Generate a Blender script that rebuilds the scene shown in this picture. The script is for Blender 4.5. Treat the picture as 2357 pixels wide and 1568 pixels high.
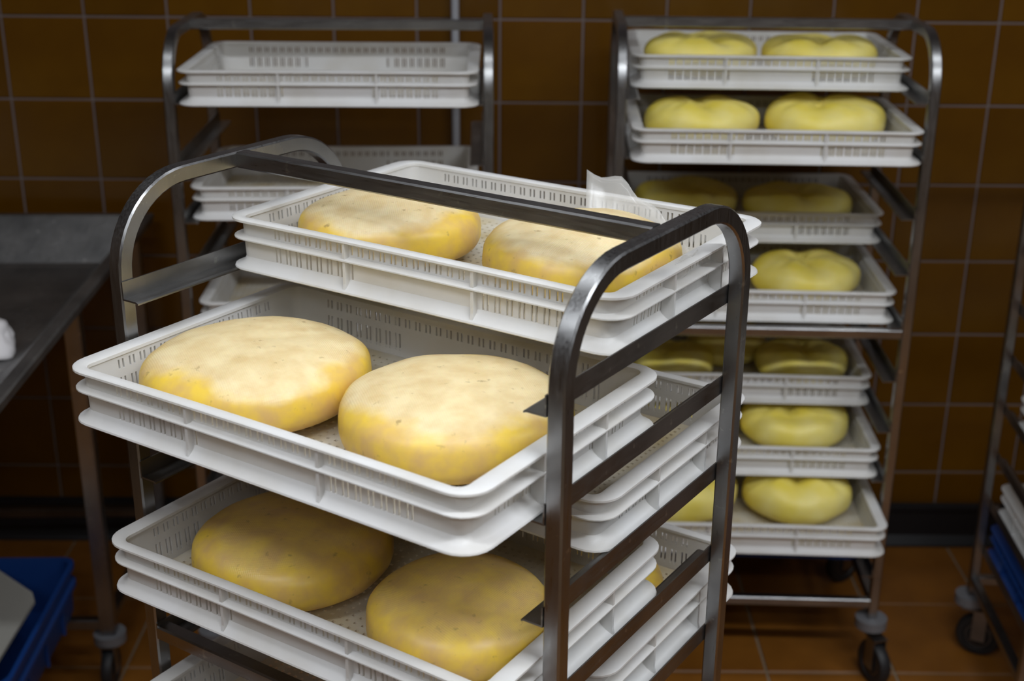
import bpy, bmesh, math, random
from mathutils import Vector, Matrix, noise
R = math.radians
scene = bpy.context.scene
for o in list(bpy.data.objects): bpy.data.objects.remove(o)
COL = scene.collection
HC = 1.85                                   # camera height above the floor

# ------------------------------------------------------------------ camera
cam = bpy.data.cameras.new('camera'); camo = bpy.data.objects.new('camera', cam); COL.objects.link(camo)
cam.sensor_width = 36.0; cam.lens = 3072.0 / 2357.0 * 36.0
cam.clip_start = 0.05; cam.clip_end = 50
TH, ROLL = R(20.96), 0.0075
r0 = Vector((1, 0, 0)); up0 = Vector((0, math.sin(TH), math.cos(TH))); fw = Vector((0, math.cos(TH), -math.sin(TH)))
rt = math.cos(ROLL) * r0 + math.sin(ROLL) * up0; up = -math.sin(ROLL) * r0 + math.cos(ROLL) * up0
M = Matrix((rt, up, -fw)).transposed().to_4x4(); M.translation = Vector((0, 0, HC))
camo.matrix_world = M
cam.dof.use_dof = True; cam.dof.focus_distance = 1.58; cam.dof.aperture_fstop = 4.5
scene.camera = camo

# ------------------------------------------------------------------ world, exposure
w = bpy.data.worlds.new('world'); scene.world = w; w.use_nodes = True
w.node_tree.nodes['Background'].inputs[0].default_value = (0.6, 0.68, 0.8, 1)
w.node_tree.nodes['Background'].inputs[1].default_value = 0.02
vs = scene.view_settings
vs.view_transform = 'Standard'; vs.look = 'None'; vs.gamma = 1.0; vs.use_curve_mapping = False
vs.exposure = 0.12

# ceiling lamps of the room, plus an added fill row behind the viewer: (x, y, power, colour)
LC_ = (0.90, 0.945, 1.0)
LAMPS = [(-0.85, 0.50, 17.0, LC_, 'left lamp of the middle row of fluorescent ceiling lamps'),
         (0.60, 0.50, 25.0, LC_, 'middle lamp of the middle row of fluorescent ceiling lamps'),
         (2.00, 0.50, 20.0, LC_, 'right lamp of the middle row of fluorescent ceiling lamps'),
         (-0.45, 1.85, 5.0, LC_, 'left lamp of the rear row of fluorescent ceiling lamps'),
         (1.00, 1.85, 6.0, LC_, 'right lamp of the rear row of fluorescent ceiling lamps'),
         (-0.60, -1.0, 13.5, LC_, 'left lamp of the added fill row on the ceiling behind the viewer'),  # unseen pair added as frontal fill for the near tray faces
         (0.95, -1.0, 13.5, LC_, 'right lamp of the added fill row on the ceiling behind the viewer')]
CEIL = 2.85

# ------------------------------------------------------------------ helpers
def link(o, parent=None):
    COL.objects.link(o)
    if parent is not None: o.parent = parent
    return o
def obj(name, me, parent=None, mat=None):
    if mat is not None and not me.materials: me.materials.append(mat)
    return link(bpy.data.objects.new(name, me), parent)
def empty(name, loc=(0, 0, 0), rz=0.0):
    o = bpy.data.objects.new(name, None); o.empty_display_size = 0.05
    o.location = loc; o.rotation_euler = (0, 0, rz); COL.objects.link(o); return o
def tag(o, label, cat, group=None):
    o['label'] = label; o['category'] = cat
    if group: o['group'] = group
    return o
def mesh(name, verts, faces, smooth=False):
    me = bpy.data.meshes.new(name); me.from_pydata([tuple(v) for v in verts], [], faces); me.update()
    if smooth:
        for p in me.polygons: p.use_smooth = True
    return me
def from_bm(bm, name, smooth=False):
    me = bpy.data.meshes.new(name); bm.normal_update(); bm.to_mesh(me); bm.free()
    if smooth:
        for p in me.polygons: p.use_smooth = True
    return me
def fixn(me):
    bm = bmesh.new(); bm.from_mesh(me); bmesh.ops.recalc_face_normals(bm, faces=bm.faces); bm.to_mesh(me); bm.free(); return me
def autosm(me, ang=35):
    bm = bmesh.new(); bm.from_mesh(me)
    for f in bm.faces: f.smooth = True
    for e in bm.edges: e.smooth = e.calc_face_angle(3.2) < R(ang) if len(e.link_faces) == 2 else False
    bm.to_mesh(me); bm.free(); return me
def box_bm(bm, x0, x1, y0, y1, z0, z1):
    vs_ = [bm.verts.new((x, y, z)) for z in (z0, z1) for y in (y0, y1) for x in (x0, x1)]
    for f in ((0, 2, 3, 1), (4, 5, 7, 6), (0, 1, 5, 4), (2, 6, 7, 3), (0, 4, 6, 2), (1, 3, 7, 5)):
        bm.faces.new([vs_[i] for i in f])
    return vs_
def box_me(name, x0, x1, y0, y1, z0, z1, bev=0.0):
    bm = bmesh.new(); box_bm(bm, x0, x1, y0, y1, z0, z1)
    if bev: bmesh.ops.bevel(bm, geom=bm.edges[:], offset=bev, segments=2, affect='EDGES')
    return autosm(from_bm(bm, name)) if bev else from_bm(bm, name)
def loft(rings, closed=True, cap=False):
    n = len(rings[0]); v = [p for r in rings for p in r]; f = []
    for a in range(len(rings) - 1):
        for i in range(n if closed else n - 1):
            j = (i + 1) % n
            f.append((a * n + i, a * n + j, (a + 1) * n + j, (a + 1) * n + i))
    if cap:
        f.append(tuple(range(n - 1, -1, -1))); m = (len(rings) - 1) * n; f.append(tuple(m + i for i in range(n)))
    return v, f
def copy_tree(o, parent=None):
    c = o.copy(); COL.objects.link(c); c.parent = parent
    for ch in list(o.children): copy_tree(ch, c)
    return c

# ------------------------------------------------------------------ materials
def mat(name, col, rough=0.5, metal=0.0, **kw):
    m = bpy.data.materials.new(name); m.use_nodes = True
    b = m.node_tree.nodes['Principled BSDF']
    b.inputs['Base Color'].default_value = (*col, 1); b.inputs['Roughness'].default_value = rough
    b.inputs['Metallic'].default_value = metal
    for k, v in kw.items(): b.inputs[k.replace('_', ' ')].default_value = v
    return m
def nd(m, t, **kw):
    n = m.node_tree.nodes.new(t)
    for k, v in kw.items():
        if k in n.inputs: n.inputs[k].default_value = v
        else: setattr(n, k, v)
    return n
def lk(m, a, b): m.node_tree.links.new(a, b)
def bsdf(m): return m.node_tree.nodes['Principled BSDF']
def noise_col(m, c1, c2, scale, lo=0.35, hi=0.65, detail=4, coord='Object', stretch=None):
    tc = nd(m, 'ShaderNodeTexCoord'); src = tc.outputs[coord]
    if stretch:
        mp = nd(m, 'ShaderNodeMapping'); mp.inputs['Scale'].default_value = stretch; lk(m, src, mp.inputs[0]); src = mp.outputs[0]
    n = nd(m, 'ShaderNodeTexNoise'); n.inputs['Scale'].default_value = scale; n.inputs['Detail'].default_value = detail
    lk(m, src, n.inputs['Vector'])
    r = nd(m, 'ShaderNodeValToRGB'); r.color_ramp.elements[0].position = lo; r.color_ramp.elements[1].position = hi
    r.color_ramp.elements[0].color = (*c1, 1); r.color_ramp.elements[1].color = (*c2, 1)
    lk(m, n.outputs['Fac'], r.inputs[0]); return r, n, src
def add_bump(m, height, strength=0.3, dist=0.001):
    b = nd(m, 'ShaderNodeBump'); b.inputs['Strength'].default_value = strength; b.inputs['Distance'].default_value = dist
    lk(m, height, b.inputs['Height']); lk(m, b.outputs[0], bsdf(m).inputs['Normal']); return b

# white polyethylene of the trays: a little light passes through it
m_tray = mat('tray_plastic', (0.80, 0.79, 0.77), 0.38, 0.0)
r, n, s = noise_col(m_tray, (0.78, 0.76, 0.72), (0.88, 0.88, 0.88), 14, 0.25, 0.6)
lk(m_tray, r.outputs[0], bsdf(m_tray).inputs['Base Color'])
n2 = nd(m_tray, 'ShaderNodeTexNoise'); n2.inputs['Scale'].default_value = 220; lk(m_tray, s, n2.inputs['Vector'])
add_bump(m_tray, n2.outputs['Fac'], 0.12, 0.0006)
bsdf(m_tray).inputs['Specular IOR Level'].default_value = 0.4
tr = nd(m_tray, 'ShaderNodeBsdfTranslucent'); tr.inputs[0].default_value = (0.86, 0.84, 0.78, 1)
mx = nd(m_tray, 'ShaderNodeMixShader'); mx.inputs[0].default_value = 0.30
lk(m_tray, bsdf(m_tray).outputs[0], mx.inputs[1]); lk(m_tray, tr.outputs[0], mx.inputs[2])
lk(m_tray, mx.outputs[0], m_tray.node_tree.nodes['Material Output'].inputs[0])

m_tray_in = m_tray.copy(); m_tray_in.name = 'tray_base_plastic'   # base stained yellow by whey
for x in m_tray_in.node_tree.nodes:
    if x.type == 'VALTORGB':
        x.color_ramp.elements[0].color = (0.66, 0.52, 0.24, 1); x.color_ramp.elements[1].color = (0.80, 0.76, 0.66, 1)

def steel(name, c1, c2, rough, stretch):
    m = mat(name, c1, rough, 1.0)
    r, n, s = noise_col(m, c1, c2, 9, 0.3, 0.7, 5)
    lk(m, r.outputs[0], bsdf(m).inputs['Base Color'])
    mp = nd(m, 'ShaderNodeMapping'); mp.inputs['Scale'].default_value = stretch
    tc = nd(m, 'ShaderNodeTexCoord'); lk(m, tc.outputs['Object'], mp.inputs[0])
    nn = nd(m, 'ShaderNodeTexNoise'); nn.inputs['Scale'].default_value = 60; nn.inputs['Detail'].default_value = 3
    lk(m, mp.outputs[0], nn.inputs['Vector'])
    rr = nd(m, 'ShaderNodeMapRange'); rr.inputs['To Min'].default_value = rough - 0.1; rr.inputs['To Max'].default_value = rough + 0.14
    lk(m, nn.outputs['Fac'], rr.inputs['Value']); lk(m, rr.outputs[0], bsdf(m).inputs['Roughness'])
    sp = nd(m, 'ShaderNodeTexNoise'); sp.inputs['Scale'].default_value = 55; sp.inputs['Detail'].default_value = 6; lk(m, s, sp.inputs['Vector'])
    sr = nd(m, 'ShaderNodeMapRange'); sr.inputs['From Min'].default_value = 0.66; sr.inputs['From Max'].default_value = 0.74; sr.inputs['To Max'].default_value = 0.55
    lk(m, sp.outputs['Fac'], sr.inputs['Value'])
    mxx = nd(m, 'ShaderNodeMixRGB'); mxx.inputs[2].default_value = (0.62, 0.61, 0.58, 1); lk(m, sr.outputs[0], mxx.inputs[0]); lk(m, r.outputs[0], mxx.inputs[1])
    lk(m, mxx.outputs[0], bsdf(m).inputs['Base Color'])
    add_bump(m, nn.outputs['Fac'], 0.10, 0.0006)
    return m
m_steel = steel('brushed_steel', (0.25, 0.25, 0.255), (0.36, 0.36, 0.36), 0.30, (6, 6, 0.4))
m_steel_bar = steel('brushed_steel_bar', (0.25, 0.25, 0.255), (0.36, 0.36, 0.36), 0.30, (0.4, 6, 6))
m_steel_old = steel('dull_steel', (0.20, 0.20, 0.20), (0.32, 0.315, 0.31), 0.36, (4, 0.6, 4))
m_wet = steel('wet_steel', (0.20, 0.20, 0.20), (0.34, 0.335, 0.33), 0.50, (3, 3, 3))
wn = nd(m_wet, 'ShaderNodeTexNoise'); wn.inputs['Scale'].default_value = 26; wn.inputs['Detail'].default_value = 5
wt = nd(m_wet, 'ShaderNodeTexCoord'); lk(m_wet, wt.outputs['Object'], wn.inputs['Vector'])
wr = nd(m_wet, 'ShaderNodeMapRange'); wr.inputs['From Min'].default_value = 0.45; wr.inputs['From Max'].default_value = 0.75; lk(m_wet, wn.outputs['Fac'], wr.inputs['Value'])
add_bump(m_wet, wr.outputs[0], 0.12, 0.003)
m_black = mat('black_rubber', (0.012, 0.012, 0.013), 0.55)
m_grey = mat('grey_plastic', (0.16, 0.16, 0.17), 0.5)
m_blue = mat('blue_plastic', (0.008, 0.050, 0.23), 0.45)
m_cloth = mat('white_cloth', (0.75, 0.72, 0.72), 0.9)
m_lid = mat('pale_plastic', (0.42, 0.41, 0.37), 0.5)
m_pipe = mat('grey_pipe', (0.36, 0.37, 0.40), 0.4)
m_base = mat('dark_skirting', (0.010, 0.010, 0.012), 0.5)
m_white = mat('lamp_white', (0.8, 0.8, 0.8), 0.5)

# glazed wall tiles: brown, slightly different from tile to tile
m_tile = mat('brown_glazed_tile', (0.2, 0.08, 0.01), 0.22)
oi = nd(m_tile, 'ShaderNodeObjectInfo')
r, n, s = noise_col(m_tile, (0.094, 0.036, 0.0010), (0.124, 0.052, 0.0015), 5, 0.3, 0.7)
hs = nd(m_tile, 'ShaderNodeHueSaturation'); mr = nd(m_tile, 'ShaderNodeMapRange'); mr.inputs['To Min'].default_value = 0.85; mr.inputs['To Max'].default_value = 1.12
lk(m_tile, oi.outputs['Random'], mr.inputs['Value']); lk(m_tile, mr.outputs[0], hs.inputs['Value'])
lk(m_tile, r.outputs[0], hs.inputs['Color']); lk(m_tile, hs.outputs[0], bsdf(m_tile).inputs['Base Color'])
n2 = nd(m_tile, 'ShaderNodeTexNoise'); n2.inputs['Scale'].default_value = 18; lk(m_tile, s, n2.inputs['Vector'])
add_bump(m_tile, n2.outputs['Fac'], 0.12, 0.002)
m_grout = mat('pale_grout', (0.165, 0.132, 0.125), 0.9)
m_floor = mat('terracotta_floor_tile', (0.4, 0.16, 0.05), 0.45)
r, n, s = noise_col(m_floor, (0.20, 0.072, 0.008), (0.29, 0.108, 0.013), 7, 0.3, 0.7)
lk(m_floor, r.outputs[0], bsdf(m_floor).inputs['Base Color'])
m_floorgrout = mat('floor_grout', (0.26, 0.20, 0.13), 0.9)
m_wall2 = mat('side_wall_paint', (0.10, 0.06, 0.03), 0.6)
m_ceil = mat('ceiling_paint', (0.34, 0.34, 0.35), 0.8)

# ripened cheese rind: yellow, dry pale bloom on the flat top, cloth weave printed in
m_rind = mat('cheese_rind', (0.8, 0.5, 0.1), 0.42)
tc = nd(m_rind, 'ShaderNodeTexCoord'); geo = nd(m_rind, 'ShaderNodeSeparateXYZ'); lk(m_rind, tc.outputs['Object'], geo.inputs[0])
oi = nd(m_rind, 'ShaderNodeObjectInfo')
va = nd(m_rind, 'ShaderNodeVectorMath', operation='ADD'); cmb = nd(m_rind, 'ShaderNodeCombineXYZ')
mul = nd(m_rind, 'ShaderNodeMath', operation='MULTIPLY'); mul.inputs[1].default_value = 17.0
lk(m_rind, oi.outputs['Random'], mul.inputs[0]); lk(m_rind, mul.outputs[0], cmb.inputs[0]); lk(m_rind, mul.outputs[0], cmb.inputs[1])
lk(m_rind, tc.outputs['Object'], va.inputs[0]); lk(m_rind, cmb.outputs[0], va.inputs[1])
nz = nd(m_rind, 'ShaderNodeTexNoise'); nz.inputs['Scale'].default_value = 9; nz.inputs['Detail'].default_value = 6; lk(m_rind, va.outputs[0], nz.inputs['Vector'])
# height mask (top of the wheel) disturbed by noise
ma = nd(m_rind, 'ShaderNodeMath', operation='MULTIPLY_ADD'); ma.inputs[1].default_value = 0.060; lk(m_rind, nz.outputs['Fac'], ma.inputs[0]); lk(m_rind, geo.outputs['Z'], ma.inputs[2])
mk = nd(m_rind, 'ShaderNodeMapRange'); mk.inputs['From Min'].default_value = 0.092; mk.inputs['From Max'].default_value = 0.102
lk(m_rind, ma.outputs[0], mk.inputs['Value'])
ry = nd(m_rind, 'ShaderNodeValToRGB')
ry.color_ramp.elements[0].position = 0.32; ry.color_ramp.elements[0].color = (0.68, 0.44, 0.15, 1)
ry.color_ramp.elements[1].position = 0.66; ry.color_ramp.elements[1].color = (0.84, 0.58, 0.07, 1)
nz2 = nd(m_rind, 'ShaderNodeTexNoise'); nz2.inputs['Scale'].default_value = 34; nz2.inputs['Detail'].default_value = 8; lk(m_rind, va.outputs[0], nz2.inputs['Vector'])
lk(m_rind, nz2.outputs['Fac'], ry.inputs[0])
rc = nd(m_rind, 'ShaderNodeValToRGB')
rc.color_ramp.elements[0].position = 0.3; rc.color_ramp.elements[0].color = (0.73, 0.545, 0.27, 1)
rc.color_ramp.elements[1].position = 0.62; rc.color_ramp.elements[1].color = (0.86, 0.71, 0.42, 1)
lk(m_rind, nz2.outputs['Fac'], rc.inputs[0])
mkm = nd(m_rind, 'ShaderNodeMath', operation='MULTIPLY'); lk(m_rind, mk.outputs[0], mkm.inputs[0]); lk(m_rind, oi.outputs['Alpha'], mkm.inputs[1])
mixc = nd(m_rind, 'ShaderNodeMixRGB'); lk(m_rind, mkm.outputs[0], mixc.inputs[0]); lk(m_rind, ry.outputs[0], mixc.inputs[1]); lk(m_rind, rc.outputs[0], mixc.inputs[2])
# dark mould specks
vo = nd(m_rind, 'ShaderNodeTexNoise'); vo.inputs['Scale'].default_value = 75; vo.inputs['Detail'].default_value = 3; lk(m_rind, va.outputs[0], vo.inputs['Vector'])
vr = nd(m_rind, 'ShaderNodeMapRange'); vr.inputs['From Min'].default_value = 0.66; vr.inputs['From Max'].default_value = 0.76; vr.inputs['To Max'].default_value = 0.6
lk(m_rind, vo.outputs['Fac'], vr.inputs['Value'])
mix2 = nd(m_rind, 'ShaderNodeMixRGB'); mix2.inputs[2].default_value = (0.30, 0.19, 0.06, 1)
lk(m_rind, vr.outputs[0], mix2.inputs[0]); lk(m_rind, mixc.outputs[0], mix2.inputs[1]); lk(m_rind, mix2.outputs[0], bsdf(m_rind).inputs['Base Color'])
wv = nd(m_rind, 'ShaderNodeTexWave'); wv.inputs['Scale'].default_value = 130; wv.inputs['Distortion'].default_value = 1.5; lk(m_rind, tc.outputs['Object'], wv.inputs['Vector'])
wv2 = nd(m_rind, 'ShaderNodeTexWave', bands_direction='Y'); wv2.inputs['Scale'].default_value = 130; wv2.inputs['Distortion'].default_value = 1.5; lk(m_rind, tc.outputs['Object'], wv2.inputs['Vector'])
wm = nd(m_rind, 'ShaderNodeMath', operation='ADD'); lk(m_rind, wv.outputs['Fac'], wm.inputs[0]); lk(m_rind, wv2.outputs['Fac'], wm.inputs[1])
wm2 = nd(m_rind, 'ShaderNodeMath', operation='MULTIPLY_ADD'); wm2.inputs[1].default_value = 0.30; wm3 = nd(m_rind, 'ShaderNodeMath', operation='MULTIPLY'); lk(m_rind, wm.outputs[0], wm3.inputs[0]); lk(m_rind, mk.outputs[0], wm3.inputs[1]); lk(m_rind, wm3.outputs[0], wm2.inputs[0]); lk(m_rind, nz2.outputs['Fac'], wm2.inputs[2])
add_bump(m_rind, wm2.outputs[0], 0.30, 0.0012)
bsdf(m_rind).inputs['Subsurface Weight'].default_value = 0.12
bsdf(m_rind).inputs['Subsurface Radius'].default_value = (0.012, 0.006, 0.002)

m_fresh = mat('fresh_cheese', (0.80, 0.70, 0.2), 0.48)
r, n, s = noise_col(m_fresh, (0.86, 0.70, 0.09), (0.92, 0.80, 0.28), 10, 0.35, 0.65)
lk(m_fresh, r.outputs[0], bsdf(m_fresh).inputs['Base Color'])
bsdf(m_fresh).inputs['Subsurface Weight'].default_value = 0.15
bsdf(m_fresh).inputs['Subsurface Radius'].default_value = (0.015, 0.01, 0.003)

m_film = mat('clear_film', (0.80, 0.79, 0.76), 0.18)
tp = nd(m_film, 'ShaderNodeBsdfTransparent'); mx = nd(m_film, 'ShaderNodeMixShader'); mx.inputs[0].default_value = 0.68
lk(m_film, bsdf(m_film).outputs[0], mx.inputs[1]); lk(m_film, tp.outputs[0], mx.inputs[2])
lk(m_film, mx.outputs[0], m_film.node_tree.nodes['Material Output'].inputs[0])

# ------------------------------------------------------------------ room
WALL_Y = 3.282; XL, XR, YB = -2.6, 2.6, -2.6
def struct(o): o['kind'] = 'structure'; return o
struct(obj('floor', box_me('floor', XL, XR, YB, WALL_Y, -0.06, -0.003), None, m_floorgrout))
floor = bpy.data.objects['floor']
back = struct(obj('wall_back', box_me('wall_back', XL, XR, WALL_Y + 0.004, WALL_Y + 0.12, 0, CEIL), None, m_grout))
struct(obj('wall_left', box_me('wall_left', XL - 0.1, XL, YB, WALL_Y, 0, CEIL), None, m_wall2))
struct(obj('wall_right', box_me('wall_right', XR, XR + 0.1, YB, WALL_Y, 0, CEIL), None, m_wall2))
struct(obj('wall_front', box_me('wall_front', XL, XR, YB - 0.1, YB, 0, CEIL), None, m_wall2))
struct(obj('ceiling', box_me('ceiling', XL, XR, YB, WALL_Y, CEIL, CEIL + 0.1), None, m_ceil))
P = 0.2008; half = P / 2 - 0.0028
def tile_mesh(name, h, axis, depth, bev):
    v = []; f = []
    for (q, d) in ((h, 0.0), (h, depth - bev), (h - bev, depth)):
        for (a, b) in ((-q, -q), (q, -q), (q, q), (-q, q)):
            v.append((a, -d, b) if axis == 'y' else (a, b, d))
    for k in (0, 4):
        for i in range(4):
            j = (i + 1) % 4; f.append((k + i, k + j, k + 4 + j, k + 4 + i))
    f.append((8, 9, 10, 11))
    return fixn(mesh(name, v, f))
tm = tile_mesh('wall_tile', half, 'y', 0.006, 0.0022); tm.materials.append(m_tile)
rng = random.Random(3)
for i in range(-8, 19):
    for j in range(-1, 7):
        x = -1.0387 + (i + 0.5) * P; z = HC - 0.4285 - (j + 0.5) * P
        if abs(x) + half > XR: continue
        t = link(bpy.data.objects.new('wall_tile', tm), back)
        t.location = (x, WALL_Y + 0.006 + rng.uniform(-0.0006, 0.0006), z)
        t.rotation_euler = (rng.uniform(-.003, .003), 0, rng.uniform(-.003, .003))
FP = 0.302
fm = tile_mesh('floor_tile', FP / 2 - 0.003, 'z', 0.006, 0.0015); fm.materials.append(m_floor)
for i in range(-10, 6):
    for j in range(0, 13):
        t = link(bpy.data.objects.new('floor_tile', fm), floor)
        t.location = (0.606 + (i + 0.5) * FP, WALL_Y - 0.02 - (j + 0.5) * FP, -0.006 + rng.uniform(-.0004, .0004))
# dark coved skirting along the wall
sec = [(0, 0), (-0.03, 0), (-0.03, 0.006), (-0.014, 0.03), (-0.012, 0.10), (-0.02, 0.108), (-0.02, 0.118), (0, 0.122)]
v, f = loft([[(x, WALL_Y + a, b) for a, b in sec] for x in (XL, XR)], True, True)
struct(obj('baseboard_back', fixn(mesh('baseboard', v, f)), None, m_base))
# vertical pipe in front of the tiles
def cyl(name, r, z0, z1, n=20, cap=True):
    v, f = loft([[(r * math.cos(2 * math.pi * i / n), r * math.sin(2 * math.pi * i / n), z) for i in range(n)] for z in (z0, z1)], True, cap)
    return autosm(fixn(mesh(name, v, f)), 50)
pipe = empty('wall_pipe', (-0.142, WALL_Y - 0.022, 0)); tag(pipe, 'thin vertical grey pipe running up the brown tiled wall', 'pipe')
obj('pipe', cyl('pipe', 0.0095, 0.0, CEIL - 0.001), pipe, m_pipe)
for z in (0.5, 1.1, 1.95): obj('clip', box_me('clip', -.013, .013, -.006, .0175, z - .008, z + .008, .002), pipe, m_pipe)

# ------------------------------------------------------------------ ceiling lamps
for x, y, pw, c, lab in LAMPS:
    e = empty('ceiling_lamp', (x, y, CEIL)); tag(e, lab, 'lamp', 'fluorescent ceiling lamps')
    obj('housing', box_me('housing', -.62, .62, -.07, .07, -.05, -.0005, .006), e, m_white)
    l = bpy.data.lights.new('tube_light', 'AREA'); l.shape = 'RECTANGLE'; l.size = 1.15; l.size_y = 0.11; l.energy = pw; l.color = c
    lo = bpy.data.objects.new('tube_light', l); link(lo, e); lo.location = (0, 0, -0.056)

# ------------------------------------------------------------------ tray
TL, TW, TH_ = 0.58, 0.387, 0.068
CR = 0.034
def stations(extra_long=(), extra_short=(), nc=6):
    """(core point, normal) round the rounded rectangle, starting front-left going counter-clockwise"""
    hx, hy = TL / 2 - CR, TW / 2 - CR; st = []
    def side(p0, p1, nrm, ts):
        for t in ts: st.append((p0[0] + (p1[0] - p0[0]) * t, p0[1] + (p1[1] - p0[1]) * t, nrm[0], nrm[1]))
    def arc(c, a0):
        for k in range(1, nc): a = a0 + R(90) * k / nc; st.append((c[0], c[1], math.cos(a), math.sin(a)))
    tl = [0.0] + sorted(((x + hx) / (2 * hx)) for x in extra_long) + [1.0]
    ts = [0.0] + sorted(((y + hy) / (2 * hy)) for y in extra_short) + [1.0]
    side((-hx, -hy), (hx, -hy), (0, -1), tl); arc((hx, -hy), R(-90))
    side((hx, -hy), (hx, hy), (1, 0), ts); arc((hx, hy), 0)
    side((hx, hy), (-hx, hy), (0, 1), tl); arc((-hx, hy), R(90))
    side((-hx, hy), (-hx, -hy), (-1, 0), ts); arc((-hx, -hy), R(180))
    return st
def bow(x, y, z):
    # long walls pulled in a little at mid length, more so at the top
    k = max(0.0, 1 - (x / (TL / 2)) ** 2) * (0.35 + 0.65 * z / TH_)
    return (x, y - math.copysign(0.0045 * k * min(1, abs(y) / 0.12), y), z)
def ring_pts(st, inset, z): return [bow(cx + nx * (CR - inset * (1 + 0.6 * nx * nx)), cy + ny * (CR - inset * (1 + 0.6 * nx * nx)), z) for cx, cy, nx, ny in st]
def profile_mesh(name, prof, nl=9):
    ex = [(-1 + 2 * i / nl) * (TL / 2 - CR) for i in range(1, nl)]
    st = stations(ex, ()); rings = [ring_pts(st, i, z) for i, z in prof]
    v, f = loft(rings + [rings[0]], True)
    n = len(st); m = len(prof)
    f = [tuple(i % (n * m) for i in q) for q in f]; v = v[:n * m]
    return autosm(fixn(mesh(name, v, f)), 40)
PITCH = 0.0165
pl = [(-12.5 + k) * PITCH for k in range(26)]; ps = [(-7.5 + k) * PITCH for k in range(16)]
SW, SG = 0.0027, 0.0031
low_l = set(range(0, 8)) | set(range(18, 26)); low_s = set(range(0, 5)) | set(range(11, 16))
def wall_mesh():
    def ed(ps_):
        e = []; info = []
        for k, c in enumerate(ps_):
            for s in (-1, 1): e += [c + s * SG - SW / 2, c + s * SG + SW / 2]
        return e
    st = stations(ed(pl), ed(ps)); n = len(st)
    zs = [0.003, 0.0125, 0.0360, 0.0465, 0.0580, 0.0655]
    T = 0.0026
    oin = lambda z: 0.0132 - 0.003 * z / TH_
    nL, nS, nc = 2 + 4 * len(pl), 2 + 4 * len(ps), 5
    hole = set(); base = 0
    for (cnt, pitches, low) in ((nL, pl, low_l), (nS, ps, low_s), (nL, pl, low_l), (nS, ps, low_s)):
        for k in range(len(pitches)):
            for s in (0, 1):
                i = base + 1 + 4 * k + 2 * s
                hole.add((i, 3))
                if k in low: hole.add((i, 1))
        base += cnt + nc
    V = []; F = []
    for z in zs: V += ring_pts(st, oin(z), z)
    for z in zs: V += ring_pts(st, oin(z) + T, z)
    O = lambda i, j: j * n + i % n
    I = lambda i, j: (len(zs) + j) * n + i % n
    for j in range(len(zs) - 1):
        for i in range(n):
            if (i, j) in hole:
                F += [(O(i, j), I(i, j), I(i + 1, j), O(i + 1, j)), (O(i, j + 1), O(i + 1, j + 1), I(i + 1, j + 1), I(i, j + 1)),
                      (O(i, j), O(i, j + 1), I(i, j + 1), I(i, j)), (O(i + 1, j), I(i + 1, j), I(i + 1, j + 1), O(i + 1, j + 1))]
            else:
                F += [(O(i, j), O(i + 1, j), O(i + 1, j + 1), O(i, j + 1)), (I(i, j), I(i, j + 1), I(i + 1, j + 1), I(i + 1, j))]
    me = mesh('wall', V, F)
    return autosm(me, 30)
def base_mesh():
    hx, hy = TL / 2 - 0.0235, TW / 2 - 0.0175
    nx, ny, p, hw = 43, 28, 0.0118, 0.0042
    def edges(n, h):
        e = [-h]
        for k in range(n): c = (-(n - 1) / 2 + k) * p; e += [c - hw / 2, c + hw / 2]
        return e + [h]
    ex, ey = edges(nx, hx), edges(ny, hy); V = []; F = []
    for z in (0.0045, 0.0015):
        for y in ey:
            for x in ex: V.append((x, y, z))
    NX, NY = len(ex), len(ey)
    idx = lambda i, j, k: k * NX * NY + j * NX + i
    for j in range(NY - 1):
        for i in range(NX - 1):
            if i % 2 == 1 and j % 2 == 1 and (i // 2 + 0) % 1 == 0:
                a, b = (i, j), (i + 1, j + 1)
                F += [(idx(i, j, 0), idx(i, j, 1), idx(i + 1, j, 1), idx(i + 1, j, 0)), (idx(i, j + 1, 0), idx(i + 1, j + 1, 0), idx(i + 1, j + 1, 1), idx(i, j + 1, 1)),
                      (idx(i, j, 0), idx(i, j + 1, 0), idx(i, j + 1, 1), idx(i, j, 1)), (idx(i + 1, j, 0), idx(i + 1, j, 1), idx(i + 1, j + 1, 1), idx(i + 1, j + 1, 0))]
            else:
                F += [(idx(i, j, 0), idx(i + 1, j, 0), idx(i + 1, j + 1, 0), idx(i, j + 1, 0)), (idx(i, j, 1), idx(i, j + 1, 1), idx(i + 1, j + 1, 1), idx(i + 1, j, 1))]
    return mesh('base', V, F)
def rib_mesh(name, depth):
    # tapered plate joining the three flanges; local y runs outwards
    pr = [(0.0, 0.003), (depth + 0.001, 0.003), (depth - 0.001, 0.012), (depth - 0.001, 0.0635), (0.0, 0.0635)]
    v, f = loft([[(s * 0.002, -a, b) for a, b in pr] for s in (-1, 1)], True, True)
    return fixn(mesh(name, v, f))
me_wall = wall_mesh()
me_base = base_mesh(); me_base.materials.append(m_tray_in)
me_rim = profile_mesh('rim', [(0.0108, 0.0632), (0.002, 0.0628), (0.0, 0.0640), (0.0, 0.0665), (0.0018, 0.068), (0.0118, 0.068), (0.0140, 0.0668), (0.0142, 0.0630)])
me_mid = profile_mesh('middle_flange', [(0.0125, 0.0372), (0.0070, 0.0386), (0.003, 0.0395), (0.0012, 0.0405), (0.0012, 0.0420), (0.003, 0.0432), (0.0090, 0.0436), (0.0125, 0.0450)])
me_bot = profile_mesh('bottom_flange', [(0.0150, 0.0), (0.0015, 0.0), (0.0, 0.0015), (0.0006, 0.0035), (0.0042, 0.0055), (0.0080, 0.0085), (0.0108, 0.0120), (0.0126, 0.0160), (0.0145, 0.0160)])
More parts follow.
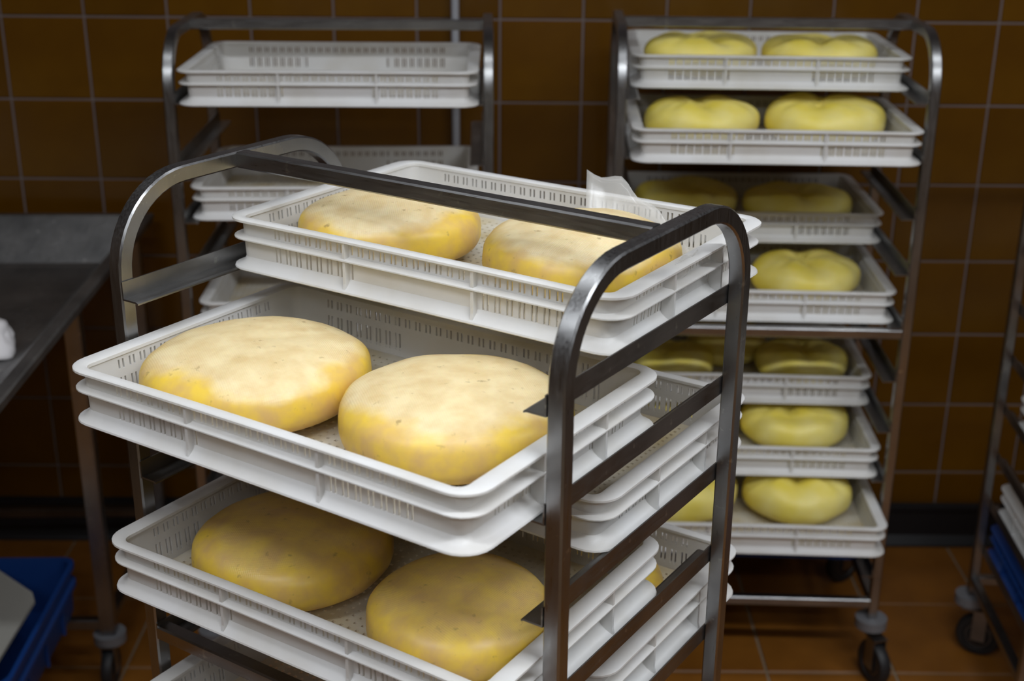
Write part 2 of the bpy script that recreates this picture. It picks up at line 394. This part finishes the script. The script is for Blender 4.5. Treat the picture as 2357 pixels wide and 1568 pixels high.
me_rib = rib_mesh('rib', 0.0098); me_rib_end = rib_mesh('rib', 0.0170)
for me in (me_wall, me_rim, me_mid, me_bot, me_rib, me_rib_end): me.materials.append(m_tray)
def make_tray(parts_mat=None):
    t = empty('cheese_tray')
    obj('wall', me_wall, t); obj('rim', me_rim, t); obj('flange', me_mid, t); obj('flange', me_bot, t); obj('base', me_base, t)
    for x in (-0.094, 0.094):
        for s in (-1, 1):
            o = obj('rib', me_rib, t); o.location = (x, s * (TW / 2 - 0.0150), 0); o.rotation_euler.z = 0 if s < 0 else math.pi
    for y in (-0.062, 0.062):
        for s in (-1, 1):
            o = obj('rib', me_rib_end, t); o.location = (s * (TL / 2 - 0.0190), y, 0); o.rotation_euler.z = R(90) if s > 0 else R(-90)
    return t
TRAY0 = make_tray(); used = [False]
def place(proto, flag, loc, rz, label, group, cat):
    o = proto if not flag[0] else copy_tree(proto)
    flag[0] = True; o.location = loc; o.rotation_euler = (0, 0, rz); tag(o, label, cat, group); return o
def place_tray(x, y, z, yaw, label, group): return place(TRAY0, used, (x, y, z + HC), R(yaw), label, group, 'tray')

# ------------------------------------------------------------------ trolley
TUBE = 0.0205; FW, FD = 0.62, 0.404          # leg centre spacing across and in depth
TOP = 1.483; LEG0 = 0.155; ARC = 0.105
def square_sweep(name, path, tang_normal, w=TUBE, ch=0.0022):
    h = w / 2
    sec = [(-h + ch, -h), (h - ch, -h), (h, -h + ch), (h, h - ch), (h - ch, h), (-h + ch, h), (-h, h - ch), (-h, -h + ch)]
    rings = []
    for p, nrm in zip(path, tang_normal):
        rings.append([Vector(p) + Vector((1, 0, 0)) * a + Vector(nrm) * b for a, b in sec])
    v, f = loft(rings, True, True); return autosm(fixn(mesh(name, v, f)), 30)
def side_frame_mesh():
    y0, y1 = -FD / 2, FD / 2; zt = TOP - TUBE / 2; p = [(0, y0, LEG0)]; n = [(0, -1, 0)]
    for k in range(13):
        a = R(180 - 90 * k / 12); p.append((0, y0 + ARC + ARC * math.cos(a), zt - ARC + ARC * math.sin(a))); n.append((0, math.cos(a), math.sin(a)))
    for k in range(13):
        a = R(90 - 90 * k / 12); p.append((0, y1 - ARC + ARC * math.cos(a), zt - ARC + ARC * math.sin(a))); n.append((0, math.cos(a), math.sin(a)))
    p.append((0, y1, LEG0)); n.append((0, 1, 0))
    return square_sweep('side_frame', p, n)
me_side = side_frame_mesh(); me_side.materials.append(m_steel)
def bar_mesh(name, x0, x1, w=TUBE):
    ch = 0.0022; h = w / 2; sec = [(-h + ch, -h), (h - ch, -h), (h, -h + ch), (h, h - ch), (h - ch, h), (-h + ch, h), (-h, h - ch), (-h, -h + ch)]
    v, f = loft([[(x, a, b) for a, b in sec] for x in (x0, x1)], True, True); return autosm(fixn(mesh(name, v, f)), 30)
me_bar = bar_mesh('crossbar', -FW / 2 + TUBE / 2, FW / 2 - TUBE / 2); me_bar.materials.append(m_steel_bar)
sb = bar_mesh('side_bar', -FD / 2 + TUBE / 2, FD / 2 - TUBE / 2); sb.materials.append(m_steel_bar)
def rail_mesh():
    # angle section: upright web against the legs, shelf turned inwards (+x) with a rolled lip; shelf top at z=0
    y0, y1 = -FD / 2 - 0.010, FD / 2 + 0.010
    sec = [(0, 0.021), (0.0018, 0.021), (0.0018, 0.0), (0.023, 0.0), (0.0265, -0.0015), (0.0265, -0.0035), (0.023, -0.0022), (0, -0.0022)]
    v, f = loft([[(a, y, b) for a, b in sec] for y in (y0, y1)], True, True); return fixn(mesh('tray_rail', v, f))
me_rail = rail_mesh(); me_rail.materials.append(m_steel_old)
def wheel_mesh():
    pr = [(0.012, -0.012), (0.034, -0.010), (0.036, -0.013), (0.049, -0.013), (0.053, -0.008), (0.053, 0.008), (0.049, 0.013), (0.036, 0.013), (0.034, 0.010), (0.012, 0.012)]
    n = 28; v, f = loft([[(a, r_ * math.cos(2 * math.pi * i / n), r_ * math.sin(2 * math.pi * i / n)) for i in range(n)] for r_, a in pr], True, True)
    return autosm(fixn(mesh('wheel', v, f)), 40)
me_wheel = wheel_mesh(); me_wheel.materials.append(m_black)
me_hub = cyl('hub', 0.030, -0.0105, 0.0105, 20); me_hub.materials.append(m_steel_old)
def fork_mesh():
    bm = bmesh.new()
    for s in (-1, 1): box_bm(bm, s * 0.0155 - 0.0015, s * 0.0155 + 0.0015, -0.016, 0.016, -0.012, 0.066)
    box_bm(bm, -0.017, 0.017, -0.02, 0.045, 0.064, 0.068)
    return from_bm(bm, 'fork')
me_fork = fork_mesh(); me_fork.materials.append(m_steel_old)
me_swiv = cyl('swivel_plate', 0.036, 0.0, 0.022, 24); me_swiv.materials.append(m_grey)
def make_trolley(levels=10):
    t = empty('tray_trolley')
    for s in (-1, 1):
        o = obj('side_frame', me_side, t); o.location.x = s * FW / 2
    o = obj('crossbar', me_bar, t); o.location = (0, 0, TOP - TUBE / 2)
    for z in (0.855, 0.195):
        for y in ((-1, 1) if z < .5 else (-1,)):
            o = obj('crossbar', me_bar, t); o.location = (0, y * FD / 2, z)
    for s in (-1, 1):
        o = obj('side_bar', sb, t); o.location = (s * FW / 2, 0, 0.195); o.rotation_euler.z = R(90)
    for k in range(levels):
        for s in (-1, 1):
            o = obj('tray_rail', me_rail, t); o.location = (s * (FW / 2 - TUBE / 2 - 0.0002), 0, Z0 - k * DZ); o.rotation_euler.z = 0 if s < 0 else math.pi
    rg = random.Random(5)
    for sx in (-1, 1):
        for sy in (-1, 1):
            c = obj('caster', me_swiv, t); c.location = (sx * FW / 2, sy * FD / 2, LEG0 - 0.022)
            a = rg.uniform(0, 6.28); c.rotation_euler.z = a
            fo = obj('fork', me_fork, c); fo.location = (0, -0.03, -0.080 + 0.0)
            wh = obj('wheel', me_wheel, c); wh.location = (0, -0.03, -0.080)
            hb = obj('hub', me_hub, c); hb.location = (0, -0.03, -0.080); hb.rotation_euler.y = R(90)
    return t
DZ = 0.12; Z0 = HC - 0.501 - 0.0005
trolL = make_trolley(); tag(trolL, 'steel tray trolley at left by the wall, two of its trays empty', 'trolley', 'steel tray trolleys')
# lateral direction helpers
def loc2(c, yaw, dx, dy): a = R(yaw); return (c[0] + math.cos(a) * dx - math.sin(a) * dy, c[1] + math.sin(a) * dx + math.cos(a) * dy)
LC, LY = (-0.364, 2.800), 1.3
trolL.location = (*LC, 0); trolL.rotation_euler.z = R(LY)
RC, RY = (0.533, 2.868), -2.0
trolR = copy_tree(trolL); trolR.location = (*RC, 0); trolR.rotation_euler.z = R(RY)
tag(trolR, 'steel tray trolley at right by the wall loaded with soft yellow cheeses', 'trolley', 'steel tray trolleys')
GY = -4.0; GC = loc2((1.10, 2.76), GY, FW / 2, -FD / 2)
trolG = copy_tree(trolL); trolG.location = (*GC, 0); trolG.rotation_euler.z = R(GY)
tag(trolG, 'steel tray trolley cut off by the right edge of the photo', 'trolley', 'steel tray trolleys')
# turn the casters of the copies their own way
for tr_, angs in ((trolR, (2.6, 1.0, 0.35, 2.2)), (trolG, (0.5, 1.15, 2.0, 0.4))):
    cs = [c for c in tr_.children if c.name.startswith('caster')]
    for c, a in zip(cs, angs): c.rotation_euler.z = a
# front trolley: same make, its rails hang 2 cm lower
FC, FY = (-0.0794, 1.5525), -33.57
FMID = -0.040
FZ0, FDZ = -0.527, 0.1183
trolF = copy_tree(trolL); trolF.location = (*loc2(FC, FY, 0.003, FMID), 0); trolF.rotation_euler.z = R(FY)
tag(trolF, 'steel tray trolley in the foreground with arched side frames', 'trolley', 'steel tray trolleys')
rails = [c for c in trolF.children if c.name.startswith('tray_rail')]
for i, c in enumerate(rails): c.location.z = HC + FZ0 - (i // 2) * FDZ - 0.0005
for c in trolF.children:
    if c.name.startswith(('side_frame',)): c.location.z = -0.020
    if c.name.startswith('crossbar'):
        if c.location.z > 1.2: c.location.z -= 0.020

# ------------------------------------------------------------------ cheeses
def wheel_cheese(name, rad, h, seed, n=72, m=26, ex=2.5, ez=3.0):
    rg = random.Random(seed); V = []; F = []
    off = Vector((seed * 3.1, seed * 1.7, 0))
    asym = [(rg.uniform(0.006, 0.02), rg.uniform(0, 6.28), k) for k in (2, 3, 4)]
    rings = []
    for j in range(m + 1):
        th = -math.pi / 2 + math.pi * j / m
        cx_ = abs(math.cos(th)) ** (2 / ex); sz = math.copysign(abs(math.sin(th)) ** (2 / ez), th)
        ring = []
        for i in range(n):
            a = 2 * math.pi * i / n
            rr = rad * cx_ * (1 + sum(q * math.cos(k * a + p) for q, p, k in asym))
            z = h / 2 * (1 + sz)
            # body sags: widest below mid height
            rr *= 1 + 0.035 * (0.5 - z / h) * (1 if cx_ > 0.3 else 0)
            q = Vector((rr * math.cos(a), rr * math.sin(a), z))
            d = noise.noise(q * 14 + off) * 0.0028 + noise.noise(q * 40 + off) * 0.0008
            if z > 0.02:
                q += Vector((math.cos(a) * cx_, math.sin(a) * cx_, sz)) * d
            # shallow slope of the top
            ring.append(q)
        rings.append(ring)
    v, f = loft(rings, True, True)
    return autosm(fixn(mesh(name, v, f)), 60)
def fresh_cheese(name, rad, h, seed, n=112, m=34):
    # drained in a cloth: blocky bun, pinched on top, folds running from the pinch down the front
    rg = random.Random(seed); off = Vector((seed * 2.3, 5.1, seed))
    px, py = rg.uniform(-.2, .2) * rad, rg.uniform(-.15, .15) * rad
    gr = [(R(-90) + rg.uniform(-.3, .3), rg.uniform(.22, .32), 0.8), (R(90) + rg.uniform(-.4, .4), .30, 0.8)]
    for sgn in (-1, 1):
        gr += [(R(-90) + sgn * rg.uniform(.75, 1.1), rg.uniform(.10, .16), rg.uniform(.12, .32))]
    rings = []
    for j in range(m + 1):
        th = -math.pi / 2 + math.pi * j / m
        c_ = abs(math.cos(th)) ** (2 / 3.0); sz = math.copysign(abs(math.sin(th)) ** (2 / 2.5), th)
        ring = []
        for i in range(n):
            a = 2 * math.pi * i / n; z = h / 2 * (1 + sz)
            x, y = rad * c_ * math.cos(a) * 1.06, rad * c_ * math.sin(a) * 0.96
            up_ = max(0.0, min(1.0, z / h)); dc = math.hypot(x - px, y - py) / rad
            aa = math.atan2(y - py, x - px); g = 0
            for ga, gw, gd in gr:
                d = (aa - ga + math.pi) % (2 * math.pi) - math.pi
                g += gd * (math.exp(-(d / gw) ** 2) - 0.35 * math.exp(-((abs(d) - 2.2 * gw) / gw) ** 2))
            amt = g * min(1, dc / 0.25) * (up_ ** 1.4)
            q = Vector((x * (1 - 0.045 * amt), y * (1 - 0.045 * amt), z - 0.012 * amt * up_ ** 2))
            q.z -= 0.014 * math.exp(-(dc / 0.40) ** 2) * up_ ** 3
            if z > 0.01: q += Vector((math.cos(a) * c_, math.sin(a) * c_, sz)) * (noise.noise(q * 9 + off) * 0.009 + noise.noise(q * 26 + off) * 0.0016)
            q.z = max(q.z, 0); ring.append(q)
        rings.append(ring)
    v, f = loft(rings, True, True); return autosm(fixn(mesh(name, v, f)), 70)

# ------------------------------------------------------------------ load of the front trolley
GT = 'white trays on the front trolley'; GW = 'ripened cheese wheels on the front trolley'
trayF = {}
def ftray(level, d, dyaw, label, lat=0.0):
    x, y = loc2(FC, FY, lat, d); z = FZ0 - level * FDZ
    place_tray(x, y, z, FY + dyaw, label, GT); trayF[level] = z
ftray(0, 0.1017, 0.3, 'uppermost white perforated tray of the front trolley, under the crossbar', .0015)
ftray(1, -0.1638, -0.1, 'white perforated tray pulled out towards the viewer holding two brightly lit cheese wheels')
ftray(2, 0.0934, -0.27, 'empty white perforated tray pushed back between two loaded trays of the front trolley')
ftray(3, -0.1351, 0.53, 'shaded white perforated tray pulled out below the brightly lit cheese wheels')
ftray(4, 0.1039, 0.0, 'white perforated tray pushed back low behind the front trolley\'s right legs')
ftray(5, -0.115, 0.2, 'lowest white perforated tray of the front trolley cut off by the bottom edge')
def wheel(level, lx, ly, rad, h, seed, label, rz=0.0):
    me = wheel_cheese('ripened_cheese', rad, h, seed); me.materials.append(m_rind)
    o = obj('ripened_cheese', me); x, y = loc2(FC, FY, lx, ly); o.location = (x, y, HC + FZ0 - level * FDZ + 0.0046); o.rotation_euler.z = rz
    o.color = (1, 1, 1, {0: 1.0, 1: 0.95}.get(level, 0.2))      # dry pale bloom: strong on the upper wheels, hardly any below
    return tag(o, label, 'cheese', GW)
wheel(0, -0.134, 0.058, 0.118, 0.080, 1, 'left cheese wheel in the uppermost tray, cut across by the steel crossbar')
wheel(0, 0.141, 0.082, 0.121, 0.086, 2, 'right cheese wheel in the uppermost tray, beside the clear film', 1.0)
wheel(1, -0.126, -0.207, 0.132, 0.085, 3, 'large cream and yellow cheese wheel at left in the pulled out bright tray', 2.0)
wheel(1, 0.137, -0.174, 0.128, 0.086, 4, 'large cheese wheel at right in the bright pulled out tray, half behind the steel leg', 0.3)
wheel(3, -0.106, -0.182, 0.122, 0.084, 5, 'shaded cheese wheel at left in the tray below the two bright wheels', 3.0)
wheel(3, 0.157, -0.194, 0.109, 0.086, 6, 'shaded cheese wheel at the bottom edge, at right in its tray', 4.0)
wheel(4, -0.130, 0.09, 0.118, 0.084, 7, 'cheese wheel at left in the low pushed back tray of the front trolley', 5.0)
wheel(4, 0.135, 0.10, 0.12, 0.086, 8, 'cheese wheel seen between the rails at lower right of the front trolley', 0.8)

# clear plastic film between the right wheel and the walls of the uppermost tray
def film_mesh():
    V = []; nu, nv = 46, 10; cx_, cy_ = 0.142, 0.085
    for i in range(nu + 1):
        u = i / nu; a = R(-22 + 142 * u)
        for j in range(nv + 1):
            t = j / nv
            hgt = 0.050 + 0.016 * math.sin(u * 9) + 0.010 * noise.noise(Vector((u * 14, 2.0, 0))) + 0.046 * max(0, (u - 0.70) / 0.30) ** 1.2
            r_ = 0.127 + 0.012 * t + 0.045 * t * max(0, (u - 0.55) / 0.45)
            z = 0.006 + hgt * t
            nz_ = noise.noise(Vector((u * 11, t * 3, 0.3))) * 0.008 * t
            V.append((cx_ + (r_ + nz_) * math.cos(a), cy_ + (r_ + nz_) * math.sin(a), z + nz_))
    F = [(i * (nv + 1) + j, (i + 1) * (nv + 1) + j, (i + 1) * (nv + 1) + j + 1, i * (nv + 1) + j + 1) for i in range(nu) for j in range(nv)]
    me = mesh('plastic_film', V, F, True); return me
fo = obj('plastic_film', film_mesh(), None, m_film); fo.location = (*FC, HC + FZ0); fo.rotation_euler.z = R(FY)
sd = fo.modifiers.new('thickness', 'SOLIDIFY'); sd.thickness = 0.0004
tag(fo, 'crumpled clear plastic film sticking up behind the right wheel of the uppermost tray', 'film')

# ------------------------------------------------------------------ trays of the left trolley (empty)
place_tray(-0.360, 2.745, -0.501, 0.71, 'empty white perforated tray on the top rail of the left trolley', 'white trays on the left trolley')
place_tray(-0.366, 2.796, -0.741, 1.99, 'empty white perforated tray on the left trolley, second from the top, behind the foreground arch', 'white trays on the left trolley')
place_tray(-0.362, 2.780, -0.981, 1.3, 'white tray on the left trolley glimpsed below the foreground rail, third from the top', 'white trays on the left trolley')

# ------------------------------------------------------------------ trays and cheeses of the right trolley
GR = 'white trays on the right trolley'; GF = 'soft yellow cheeses on the right trolley'
ordn = ['top', 'second', 'third', 'fourth', 'fifth', 'sixth', 'lowest']
RT = [(0.540, 2.964, 0, -2.2), (0.532, 2.802, 1, -1.8), (0.542, 3.062, 3, -0.93), (0.536, 2.875, 4, -1.95), (0.537, 2.989, 6, -2.25), (0.536, 2.861, 7, -1.99), (0.529, 2.723, 8, -2.2)]
for k, (x, y, lv, yaw) in enumerate(RT):
    nm = ordn[k] + (' white tray' if k in (0, 6) else ' white tray from the top')
    place_tray(x, y, -0.501 - DZ * lv, yaw, nm + ' of soft yellow cheeses on the right trolley', GR)
fm_ = [fresh_cheese('fresh_cheese', 0.118, 0.100, s) for s in (11, 12, 13, 14, 15)]
for m_ in fm_: m_.materials.append(m_fresh)
# (tray, dx, dy, mesh, rotation, scale xy, scale z, label)
FCH = [
 (0, -0.133, -0.035, 0, 0.25, 0.985, 0.90, 'yellow folded cheese at left in the top tray of the right trolley'),
 (0, 0.124, -0.030, 1, -0.3, 0.985, 0.86, 'yellow folded cheese at right in the top tray of the right trolley'),
 (1, -0.133, 0.00, 2, 0.15, 0.985, 0.92, 'soft yellow cheese at left in the second tray of the right trolley'),
 (1, 0.124, 0.00, 3, -0.2, 0.985, 0.94, 'soft yellow cheese at right in the second tray of the right trolley'),
 (2, -0.133, 0.0, 4, 0.4, 0.985, 0.86, 'shaded yellow cheese at left in the third tray of the right trolley'),
 (2, 0.124, -0.03, 0, -0.15, 0.985, 0.86, 'shaded yellow cheese at right in the third tray of the right trolley'),
 (3, -0.133, 0.0, 1, 0.3, 0.985, 0.95, 'yellow cheese at left in the fourth tray of the right trolley'),
 (3, 0.124, -0.015, 2, 0.1, 0.985, 0.94, 'two-lobed yellow cheese in the fourth tray of the right trolley'),
 (4, -0.158, -0.055, 3, -0.35, 0.78, 0.80, 'dim yellow cheese at front left in the fifth tray of the right trolley'),
 (4, -0.012, 0.070, 4, 0.3, 0.76, 0.98, 'dim yellow cheese at the back middle of the fifth tray of the right trolley'),
 (4, 0.152, -0.045, 0, -0.2, 0.84, 0.90, 'dim yellow cheese at right in the fifth tray of the right trolley'),
 (5, -0.133, 0.0, 1, 0.2, 0.985, 0.98, 'yellow cheese at left in the sixth tray of the right trolley'),
 (5, 0.124, -0.01, 3, -0.05, 0.985, 1.02, 'half shaded bright yellow cheese in the sixth tray of the right trolley'),
 (6, -0.133, 0.00, 4, 0.35, 0.985, 1.03, 'bright yellow cheese at left in the lowest tray of the right trolley'),
 (6, 0.124, 0.00, 2, -0.1, 0.985, 1.06, 'bright yellow creased cheese at right in the lowest tray of the right trolley'),
]
for k, dx, dy, mi, rz, sxy, sz, lab in FCH:
    x, y, lv, yaw = RT[k]; px, py = loc2((x, y), yaw, dx, dy)
    o = obj('fresh_cheese', fm_[mi]); o.location = (px, py, HC - 0.501 - DZ * lv + 0.0046); o.rotation_euler.z = rz; o.scale = (sxy, sxy, sz)
    tag(o, lab, 'cheese', GF)

# ------------------------------------------------------------------ blue trays and crates
TRAYB = make_tray(); TRAYB.name = 'blue_tray'
def recol(t):
    for ch in t.children:
        ch.data = ch.data.copy(); ch.data.materials.clear(); ch.data.materials.append(m_blue)
recol(TRAYB)
ub = [False]
x, y = loc2(RC, RY, 0.0, 0.05)
place(TRAYB, ub, (x, y, HC - 0.501 - 9 * DZ), R(RY), 'dark blue plastic tray on the rail under the lowest cheese tray of the right trolley', None, 'tray')
def gtray(level, d, label, blue=False):
    x, y = loc2(GC, GY, 0, d); z = HC - 0.501 - DZ * level
    if blue: return place(TRAYB, ub, (x, y, z), R(GY), label, None, 'tray')
    return place(TRAY0, used, (x, y, z), R(GY), label, 'white trays on the far right trolley', 'tray')
gtray(6, -0.04, 'white tray at the right photo edge, upper of two on the cut off trolley')
gtray(8, 0.0, 'white tray at the right photo edge, lower of two on the cut off trolley')
gtray(9, 0.03, 'bright blue plastic tray on the cut off trolley, below its white trays', True)

# ------------------------------------------------------------------ steel draining table at the left
TZ = HC - 0.90
tb = empty('draining_table', (-0.90, 2.65, 0), R(2.0)); tag(tb, 'dark stainless draining table with flared walls at the left edge', 'table')
def tank_mesh():
    # outer rim rectangle, local coordinates; right wall at x = 0.02
    x1, y0, y1, x0 = 0.02, -0.75, 0.57, -1.0
    def rect(inset, z): return [(x0 + inset, y0 + inset, z), (x1 - inset, y0 + inset, z), (x1 - inset, y1 - inset, z), (x0 + inset, y1 - inset, z)]
    rings = [rect(0.0, TZ - 0.022), rect(-0.004, TZ - 0.004), rect(0.0, TZ), rect(0.020, TZ), rect(0.026, TZ - 0.006), rect(0.11, TZ - 0.095), rect(0.125, TZ - 0.102)]
    v, f = loft(rings, True); m = len(rings) - 1
    f.append(tuple(m * 4 + i for i in range(4)))
    und = [rect(0.118, TZ - 0.112), rect(0.012, TZ - 0.024)]
    b = len(v); v2, f2 = loft(und, True); v += v2; f += [tuple(b + i for i in q) for q in f2]; f.append((b + 3, b + 2, b + 1, b))
    return mesh('basin', v, f)
bo = obj('basin', tank_mesh(), tb, m_wet)
for (lx, ly) in ((-0.015, -0.045), (-0.015, 0.49), (-0.90, -0.045), (-0.90, 0.49)):
    lx -= 0.0
    lg = obj('leg', box_me('leg', lx - .017, lx + .017, ly - .017, ly + .017, 0.13, TZ - 0.03 if lx > -.5 else TZ - .03, .003), tb, m_steel)
    c = obj('caster', me_swiv, tb); c.location = (lx, ly, 0.133 - 0.022)
    for nm, me in (('fork', me_fork), ('wheel', me_wheel)):
        q = obj(nm, me, c); q.location = (0, -0.02, -0.058); q.scale = (0.9, 0.9, 0.9)
for (x0_, x1_, y0_, y1_) in ((-0.885, -0.03, -0.057, -0.033), (-0.885, -0.03, 0.478, 0.502), (-0.027, -0.003, -0.03, 0.475), (-0.912, -0.888, -0.03, 0.475)):
    obj('lower_bar', box_me('lower_bar', x0_, x1_, y0_, y1_, 0.145, 0.170, .003), tb, m_steel)
# white cloth lump at the edge of the basin
def lump(name, r_, h, seed):
    bm = bmesh.new(); bmesh.ops.create_icosphere(bm, subdivisions=4, radius=1)
    for v_ in bm.verts:
        d = 1 + 0.22 * noise.noise(v_.co * 1.7 + Vector((seed, 0, 0))) + 0.10 * noise.noise(v_.co * 5 + Vector((seed, 3, 0)))
        v_.co = Vector((v_.co.x * r_ * d, v_.co.y * r_ * d, max(-0.2, v_.co.z) * h * d))
    mn = min(v_.co.z for v_ in bm.verts)
    for v_ in bm.verts: v_.co.z -= mn
    return from_bm(bm, name, True)
cl = obj('crumpled_cloth', lump('crumpled_cloth', 0.075, 0.06, 2.2), None, m_cloth); cl.location = (-1.085, 2.52, TZ - 0.101)
tag(cl, 'crumpled white cloth lying in the draining table at the left edge', 'cloth')

# blue crate with a pale lid under the table
def crate_mesh_ring(hx, hy, rr, z, nc=5):
    pts = []
    for (sx, sy, a0) in ((1, -1, -90), (1, 1, 0), (-1, 1, 90), (-1, -1, 180)):
        for k in range(nc + 1):
            a = R(a0 + 90 * k / nc); pts.append((sx * (hx - rr) + rr * math.cos(a), sy * (hy - rr) + rr * math.sin(a), z))
    return pts
def crate(name, hx, hy, h):
    e = empty(name)
    prof = [(0.018, 0.0), (0.010, 0.02), (0.008, h - 0.06), (0.0, h - 0.056), (0.0, h - 0.044), (0.007, h - 0.040), (0.007, h - 0.016), (0.0, h - 0.012), (0.0, h), (0.010, h), (0.012, h - 0.01), (0.022, 0.005)]
    v, f = loft([crate_mesh_ring(hx - i, hy - i, 0.03, z) for i, z in prof], True, True)
    obj('body', autosm(fixn(mesh('body', v, f)), 30), e, m_blue)
    for s in (-1, 1):
        for q in (-0.12, 0.0, 0.12):
            o = obj('rib', box_me('rib', -.003, .003, -.004, .004, 0.012, h - 0.055), e, m_blue); o.location = (s * (hx - 0.006), q, 0)
    return e
cr = crate('blue_crate', 0.20, 0.245, 0.135); cr.location = (-1.172, 2.39, 0.1705); cr.rotation_euler.z = R(2)
tag(cr, 'blue plastic crate standing on the lower bars of the draining table', 'crate')
def lid_mesh():
    # pale plastic sheet with one corner cut off
    pts = [(-0.17, -0.225), (0.150, -0.225), (0.168, -0.205), (0.166, 0.06), (0.150, 0.092), (-0.02, 0.24), (-0.17, 0.24)]
    v, f = loft([[(x, y, z) for x, y in pts] for z in (0.0, 0.008)], True, True); return fixn(mesh('lid', v, f))
ld = obj('plastic_sheet', lid_mesh(), None, m_lid); ld.location = (-1.175, 2.385, 0.3065)
tag(ld, 'pale grey plastic sheet with a cut corner lying on the blue crate', 'lid')
